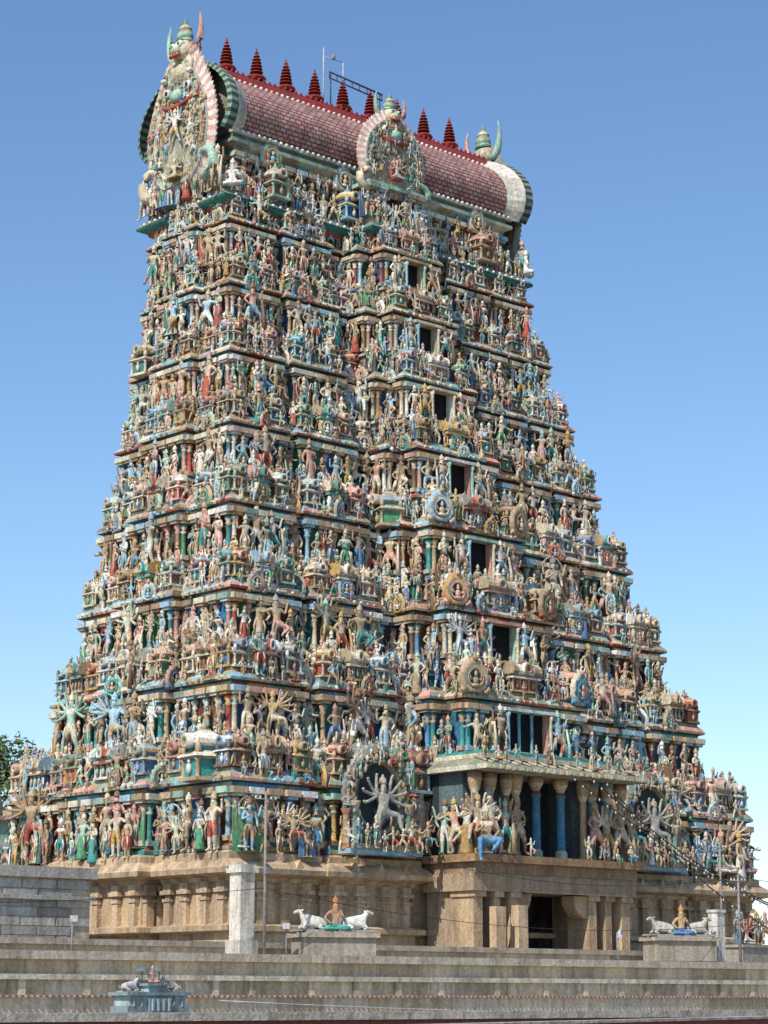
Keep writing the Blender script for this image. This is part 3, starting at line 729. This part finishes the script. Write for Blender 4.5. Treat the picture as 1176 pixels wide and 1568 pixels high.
for (A,B,d,n,L) in einfo(poly(0,.3)):
    if n.y>.5: continue
    phi=math.atan2(d.y,d.x)
    if L<.7: continue
    nb=max(1,round(L/.95))
    for q in range(nb):
        pos=A+d*((q+.5)*L/nb)+n*.8
        if abs(n.y)>.5 and (abs(pos.x-PX)<7.0 or abs(pos.x+11.3)<2.6 or abs(pos.x-9.6)<2.6): continue
        place(R.choice(FIG+MULTI+FIG),pos,Z0-.1,R.uniform(1.7,2.7),phi)

# ------------------------------------------------------------------ foreground setting
CC=[(.64,.53,.37),(.52,.43,.30),(.68,.58,.43),(.46,.38,.27),(.60,.52,.40)]
def wallbox(mb,x0,x1,y0,y1,z0,z1,step=2.2):
    n=max(1,round((x1-x0)/step))
    for i in range(n):
        a_=x0+(x1-x0)*i/n; b_=x0+(x1-x0)*(i+1)/n
        mb.box(a_,y0,z0,b_-.012,y1,z1,R.choice(CC),0)
W=MB()
wallbox(W,-70,60,-30.0,-23.2,0,8.3); W.box(-70,-30.25,8.303,60,-23.2,8.62,(.50,.44,.35),0)
wallbox(W,-70,60,-30.9,-30.02,0,7.55,1.6); W.box(-70,-31.1,7.553,60,-30.27,7.75,(.58,.52,.42),0)
x=-69
while x<60: W.box(x,-31.0,0,x+.3,-30.9,7.55,R.choice(CC),0); x+=R.uniform(1.6,3.6)
W.obj('compound_wall',[M_conc])
W=MB()
wallbox(W,-70,60,-23.0,-20.0,0,9.05); W.box(-70,-23.2,9.053,60,-20,9.3,(.42,.36,.29),0)
W.box(-70,-19.98,0,60,20,9.1,(.25,.24,.21),0)
W.obj('compound_wall',[M_conc])
W=MB()
wallbox(W,-62,-27.5,-14,30,9.12,12.3,3); W.box(-62.2,-14.25,12.303,-27.3,30,12.8,(.42,.39,.35),0)
for i in range(7):
    for j in range(18):
        xx=-62+j*1.92+(i%2)*.9
        if xx+1.7<-27.5: W.box(xx,-14.06-R.uniform(0,.03),9.3+i*.42,xx+1.8,-14.003,9.68+i*.42,R.choice([(.36,.34,.31),(.42,.39,.35),(.32,.30,.27),(.48,.45,.4)]),0)
W.box(-62.2,-14.3,11.3,-27.4,-14.1,11.5,(.4,.38,.35),0)
W.obj('concrete_building',[M_conc])
W=MB()
W.box(-80,-46,0,60,-31.12,6.35,(.42,.38,.31),0)
W.box(-80,-46.3,6.2,60,-45.8,6.45,(.56,.50,.42),0)
W.box(-80,-46.2,5.2,60,-46.003,6.197,(.28,.09,.06),0)
wallbox(W,-80,60,-43,-42.6,6.353,6.9,2)
W.box(-80,-43.1,6.9,60,-42.5,6.97,(.6,.54,.46),0)
x=-80
while x<60: W.box(x,-43.14,6.905,x+.1,-43.103,6.965,(.34,.12,.09),0); x+=.22
W.obj('corridor_roof',[M_conc])
W=MB()
def slantwall(mb,A,B,za,zb,th,z0a,z0b,c):
    (ax,ay),(bx_,by)=A,B
    vs=[(ax,ay,z0a),(bx_,by,z0b),(bx_,by+th,z0b),(ax,ay+th,z0a),(ax,ay,za),(bx_,by,zb),(bx_,by+th,zb),(ax,ay+th,za)]
    mb.add(vs,[(0,3,2,1),(4,5,6,7),(0,1,5,4),(1,2,6,5),(2,3,7,6),(3,0,4,7)],c,0)
slantwall(W,(-64,-61),(26,-47.5),6.02,6.62,.5,0,0,(.30,.075,.055)); slantwall(W,(-64,-61.1),(26,-47.6),6.10,6.70,.7,6.023,6.623,(.5,.43,.36))
W.obj('red_painted_wall',[M_conc])
g=MB(); g.add([(-3000,-3000,0),(3000,-3000,0),(3000,3000,0),(-3000,3000,0)],[(0,1,2,3)],(.16,.14,.11),0); g.obj('ground',[M_conc])

pl=MB(); pl.box(-.5,-.5,0,.5,.5,.7,(.5,.48,.42),0); pl.box(-.38,-.38,.703,.38,.38,3.55,(.66,.62,.54),0); pl.box(-.5,-.5,3.553,.5,.5,3.75,(.62,.6,.54),0); pl.box(-.42,-.42,3.753,.42,.42,3.9,(.55,.53,.48),0)
o=pl.obj('masonry_pillar',[M_conc]); o.location=(-27.4,-25.2,8.6)
def pole(name,loc,h,arms=0):
    mb=MB(); mb.tube([(0,0,0),(0,0,h)],[.08,.05],8,(.3,.27,.24))
    for i in range(arms):
        z=h-.3-.5*i; mb.tube([(-.6,0,z),(.6,0,z)],.03,6,(.4,.4,.4))
        for x in(-.55,-.3,.3,.55): mb.lathe(x,0,[(.03,z),(.045,z+.05),(.02,z+.12)],6,(.6,.6,.6))
    mb.box(-.12,-.18,h*.5,.12,-.05,h*.5+.3,(.25,.25,.25))
    o=mb.obj(name,[M_plain]); o.location=loc; return o
pole('utility_pole',(-26.8,-26.0,8.6),7.0,1)
pole('utility_pole',(3.2,-27.5,8.6),4.5,2); pole('utility_pole',(8.5,-22,9.3),6.0,2)
def lamp(loc,rz,hh=1.2):
    mb=MB(); mb.tube([(0,0,0),(0,0,hh)],.03,6,(.3,.3,.3)); mb.tube([(0,0,hh),(0,-.2,hh+.06)],.025,6,(.3,.3,.3))
    z=hh-.02
    mb.add([(-.15,-.26,z),(.15,-.26,z),(.15,-.26,z+.24),(-.15,-.26,z+.24),(-.1,-.1,z+.03),(.1,-.1,z+.03),(.1,-.1,z+.2),(-.1,-.1,z+.2)],[(0,1,2,3),(7,6,5,4),(0,4,5,1),(1,5,6,2),(2,6,7,3),(3,7,4,0)],(.5,.5,.5),0)
    o=mb.obj('floodlight',[M_plain]); o.location=loc; o.rotation_euler=(0,0,rz)
for l,r_ in(((-26.0,-26.5,8.6),-.7),((-5.5,-27,8.6),-.5),((-9,-30.1,8.6),.3),((-38,-28,8.6),-.4)): lamp(l,r_)

def bull(name,col):
    vr=[((0,.0,.42),.30),((-.45,0,.42),.27),((-.7,0,.36),.22),((.4,0,.46),.28),((.62,0,.72),.17),((.78,0,.98),.14),((1.02,0,.9),.09),((1.12,0,.84),.07),((.35,0,.80),.12)]
    E=[(0,1),(1,2),(0,3),(3,4),(4,5),(5,6),(6,7),(3,8)]
    for s in(-1,1):
        b=len(vr); vr+=[((.5,s*.2,.25),.12),((.72,s*.3,.1),.07),((.42,s*.33,.06),.05)]; E+=[(3,b),(b,b+1),(b+1,b+2)]
        b=len(vr); vr+=[((-.5,s*.22,.25),.16),((-.15,s*.38,.14),.09),((-.5,s*.42,.06),.05)]; E+=[(1,b),(b,b+1),(b+1,b+2)]
    vs,fs=skin(name,vr,E,1); mb=MB(); mb.add(vs,fs,col,0,True)
    for s in(-1,1):
        mb.tube([(.76,s*.09,1.08),(.74,s*.16,1.2),(.8,s*.12,1.33)],[.045,.035,.01],6,(.25,.2,.12)); mb.ball((.7,s*.2,1.0),(.05,.11,.06),col)
        mb.ball((.9,s*.11,1.0),(.03,.02,.03),(.02,.02,.02))
    mb.tube([(-.9,0,.45),(-.98,.05,.25),(-.8,.25,.06)],[.04,.03,.03],5,col)
    mb.tube([(.5,-.22,.55),(.62,0,.42),(.5,.22,.55)],.04,5,(.5,.3,.08)); mb.box(-.95,-.5,-.08,1.15,.5,.02,(.4,.38,.34),0)
    return mb
def group(loc,rz,cols):
    e=empty('bull_statue_group',loc); e.rotation_euler=(0,0,rz)
    mb=MB(); mb.box(-1.7,-.8,-1.25,1.7,.8,-.25,(.36,.32,.26),0); mb.box(-1.85,-.95,-.247,1.85,.95,-.05,(.42,.37,.30),0); mb.box(-1.5,-.7,-.047,1.5,.7,.02,(.38,.34,.3),0); mb.obj('pedestal',[M_conc],e)
    for s in(-1,1):
        me=bull('bull',cols[0]).mesh('reclining_bull',[M_stone]); o=inst(me,(s*.95,0,.08),.85,0 if s>0 else math.pi,e)
    me=figure('seated_deity',[chest(1),hipa(-1)],SIT,hip=.12,mats=stmat(*cols[1]),sub=2)
    inst(me,(0,-.2,.02),2.5,0,e); return e
group((-22.2,-25.2,9.75),-.35,[(.76,.74,.68),((.5,.32,.22),(.1,.4,.32),(.5,.2,.08))])
group((1.2,-25.2,10.0),-.35,[(.62,.58,.5),((.5,.36,.22),(.1,.25,.5),(.45,.25,.1))])
wj=MB(); wj.box(-.3,-.3,0,.3,.3,2.6,(.7,.69,.65),0); wj.box(-.36,-.36,2.603,.36,.36,2.75,(.7,.69,.65),0); o=wj.obj('masonry_pillar',[M_conc]); o.location=(3.8,-25.5,8.65)
e=empty('deity_statue_group',(8.6,-24.0,9.3)); mb=MB(); mb.box(-1.6,-.6,-.7,1.6,.6,.25,(.3,.28,.25),0); mb.box(-1.7,-.7,.253,1.7,.7,.4,(.36,.34,.3),0); mb.obj('pedestal',[M_conc],e)
for i,x in enumerate((-1.2,-.5,.3,1.1)): inst([FIG[2],MULTI[2],FIG[9],FIG[4]][i],(x,0,.4),1.9,0,e)

e=empty('rooftop_shrine',(-46.6,-44.9,6.45)); mb=MB(); bl=(.20,.29,.33);b2=(.36,.46,.48)
mb.box(-1.15,-.45,0,1.15,.45,.18,bl,0); mb.box(-1.05,-.4,.183,1.05,.4,.5,b2,0); mb.box(-1.2,-.5,.503,1.2,.5,.6,bl,0)
mb.box(-.42,-.56,.0,.42,-.503,.42,bl,0); mb.box(-.36,-.4,.603,.36,.4,.78,b2,0)
for x in(-.3,-.1,.1,.3): mb.box(x-.03,-.6,.05,x+.03,-.563,.4,b2,0)
mb.box(-.44,-.48,.783,.44,.48,.86,bl,0)
for x in(-.9,-.6,.6,.9): mb.lathe(x,-.42,[(.06,.18),(.04,.22),(.04,.45),(.06,.5)],8,bl)
for x in(-.32,.32):
    mb.tube([(x,.0,.86),(x,.0,1.25)],.02,5,(.2,.25,.28)); mb.lathe(x,0,[(.2,1.22),(.14,1.3),(.02,1.36)],10,(.12,.16,.18))
mb.obj('shrine_base',[M_conc],e)
for s in(-1,1):
    me=bull('bull',(.5,.5,.47)).mesh('reclining_bull',[M_stone]); inst(me,(s*.78,0,.63),.38,0 if s<0 else math.pi,e)
inst(figure('seated_deity',[chest(1),hipa(-1)],SIT,hip=.12,mats=stmat((.5,.3,.25),(.55,.3,.25),(.5,.45,.4))),(0,-.1,.87),.85,0,e)

def wire(name,A,B,sag,r=.018,c=(.03,.03,.03),bulbs=0):
    mb=MB(); A=Vector(A);B=Vector(B); pts=[]
    for i in range(25):
        u=i/24; p_=A.lerp(B,u); p_.z-=sag*4*u*(1-u); pts.append(p_)
    mb.tube(pts,r,5,c)
    for i in range(bulbs):
        u=(i+.5)/bulbs; p_=A.lerp(B,u); p_.z-=sag*4*u*(1-u)+.08; mb.ball(p_,(.05,.05,.08),(.55,.55,.5),0,6,4)
    mb.obj(name,[M_plain])
yc=yF-4.6
wire('string_lights',(-1,yc,18.5),(12.5,-27,10.3),1.0,.04,bulbs=34); wire('string_lights',(0.5,yc,18.5),(16,-24,10.8),1.2,.04,bulbs=34)
wire('string_lights',(1.5,yc,18.5),(9,-28,9.2),1.2,.04,bulbs=24)
wire('overhead_wire',(-26.8,-26.0,15.0),(3.2,-27.5,13.0),1.6,.014); wire('overhead_wire',(3.2,-27.5,13.0),(30,-27.5,15.5),1.2,.014)
wire('overhead_wire',(-26.8,-26.0,11.5),(3.2,-27.5,10.6),.9,.014); wire('overhead_wire',(-60,-28,10.2),(-26.8,-26,11.5),.5,.014); wire('overhead_wire',(-44,-45,6.8),(20,-46,7.4),.8,.015,(.5,.5,.5))

def tree(loc,h,cr,seed):
    r=random.Random(seed); e=empty('tree',loc)
    mb=MB(); mb.tube([(0,0,0),(.3,0,h*.35),(.1,.2,h*.6)],[.6,.45,.3],9,(.12,.09,.06))
    cl=[]
    for i in range(30):
        a=r.uniform(0,6.28);u=r.uniform(0,1)**.5*cr; z=h*.72+r.uniform(-.25,.24)*h*(1-u/cr*.5)
        c=Vector((math.cos(a)*u,math.sin(a)*u,z)); cl.append((c,r.uniform(.16,.32)*cr))
        mb.tube([(.1,.2,h*.45),(c.x*.5,c.y*.5,(h*.5+z)/2),tuple(c)],[.2,.12,.04],5,(.12,.09,.06))
    mb.obj('trunk',[M_plain],e)
    lf=MB()
    for c,rr in cl:
        for j in range(420):
            d=Vector((r.gauss(0,1),r.gauss(0,1),r.gauss(0,1))).normalized()*rr*r.uniform(.5,1.05); p_=c+d
            u=Vector((r.gauss(0,1),r.gauss(0,1),r.gauss(0,1))).normalized(); w=u.orthogonal().normalized(); s=r.uniform(.15,.32)
            k=r.uniform(.6,1.3); col=(.08*k,.12*k,.03*k)
            lf.add([p_-u*s,p_+w*s*.5,p_+u*s,p_-w*s*.5],[(0,1,2,3)],col,0)
    lf.obj('foliage',[M_plain],e)
tree((5,46,0),29.2,8,3); tree((-7,52,0),27,6,5)
e=empty('small_shrine_tower',(-13.5,18.0,9.1)); mb=MB()
z=0; w=2.6
for i in range(5):
    mb.box(-w,-w,z,w,w,z+1.5,R.choice(LITE),0); mb.box(-w-.25,-w-.25,z+1.503,w+.25,w+.25,z+1.75,R.choice(LITE),0); z+=1.753; w*=.82
mb.lathe(0,0,[(w*1.1,z),(w*1.3,z+.5),(w*1.1,z+1.2),(.3,z+1.7),(.1,z+2.3)],12,[LGRN,CREAM]); mb.obj('tiers',[M_col],e)

# ------------------------------------------------------------------ light, sky, camera
SA,SEL=math.radians(17),math.radians(46)
sd=Vector((-math.cos(SA)*math.cos(SEL),-math.sin(SA)*math.cos(SEL),math.sin(SEL)))
L=bpy.data.lights.new('sun','SUN'); L.energy=5.0; L.angle=math.radians(.5); L.color=(1,.94,.84)
lo=bpy.data.objects.new('sun',L); COL.objects.link(lo); lo.rotation_euler=sd.to_track_quat('Z','Y').to_euler()
w=bpy.data.worlds.new('World'); scene.world=w; w.use_nodes=True; nt=w.node_tree
sk=nt.nodes.new('ShaderNodeTexSky'); sk.sky_type='NISHITA'; sk.sun_disc=False; sk.sun_elevation=SEL; sk.sun_rotation=math.atan2(sd.x,sd.y)
sk.air_density=1.0; sk.dust_density=.5; sk.ozone_density=3.0
hs=nt.nodes.new('ShaderNodeHueSaturation'); hs.inputs['Saturation'].default_value=1.1; hs.inputs['Value'].default_value=1.12
nt.links.new(sk.outputs[0],hs.inputs['Color'])
bg=nt.nodes['Background']; bg.inputs[1].default_value=.15; nt.links.new(hs.outputs[0],bg.inputs[0])
cam=bpy.data.cameras.new('cam'); co=bpy.data.objects.new('cam',cam); COL.objects.link(co); scene.camera=co
cam.sensor_fit='HORIZONTAL'; cam.sensor_width=36; cam.lens=3413.5/1176*36; cam.clip_end=8000; cam.clip_start=.5
pit,yaw=.2155,.7348
fw=Vector((math.sin(yaw)*math.cos(pit),math.cos(yaw)*math.cos(pit),math.sin(pit)))
co.location=(-87.881,-101.211,6.818); co.rotation_euler=fw.to_track_quat('-Z','Y').to_euler()
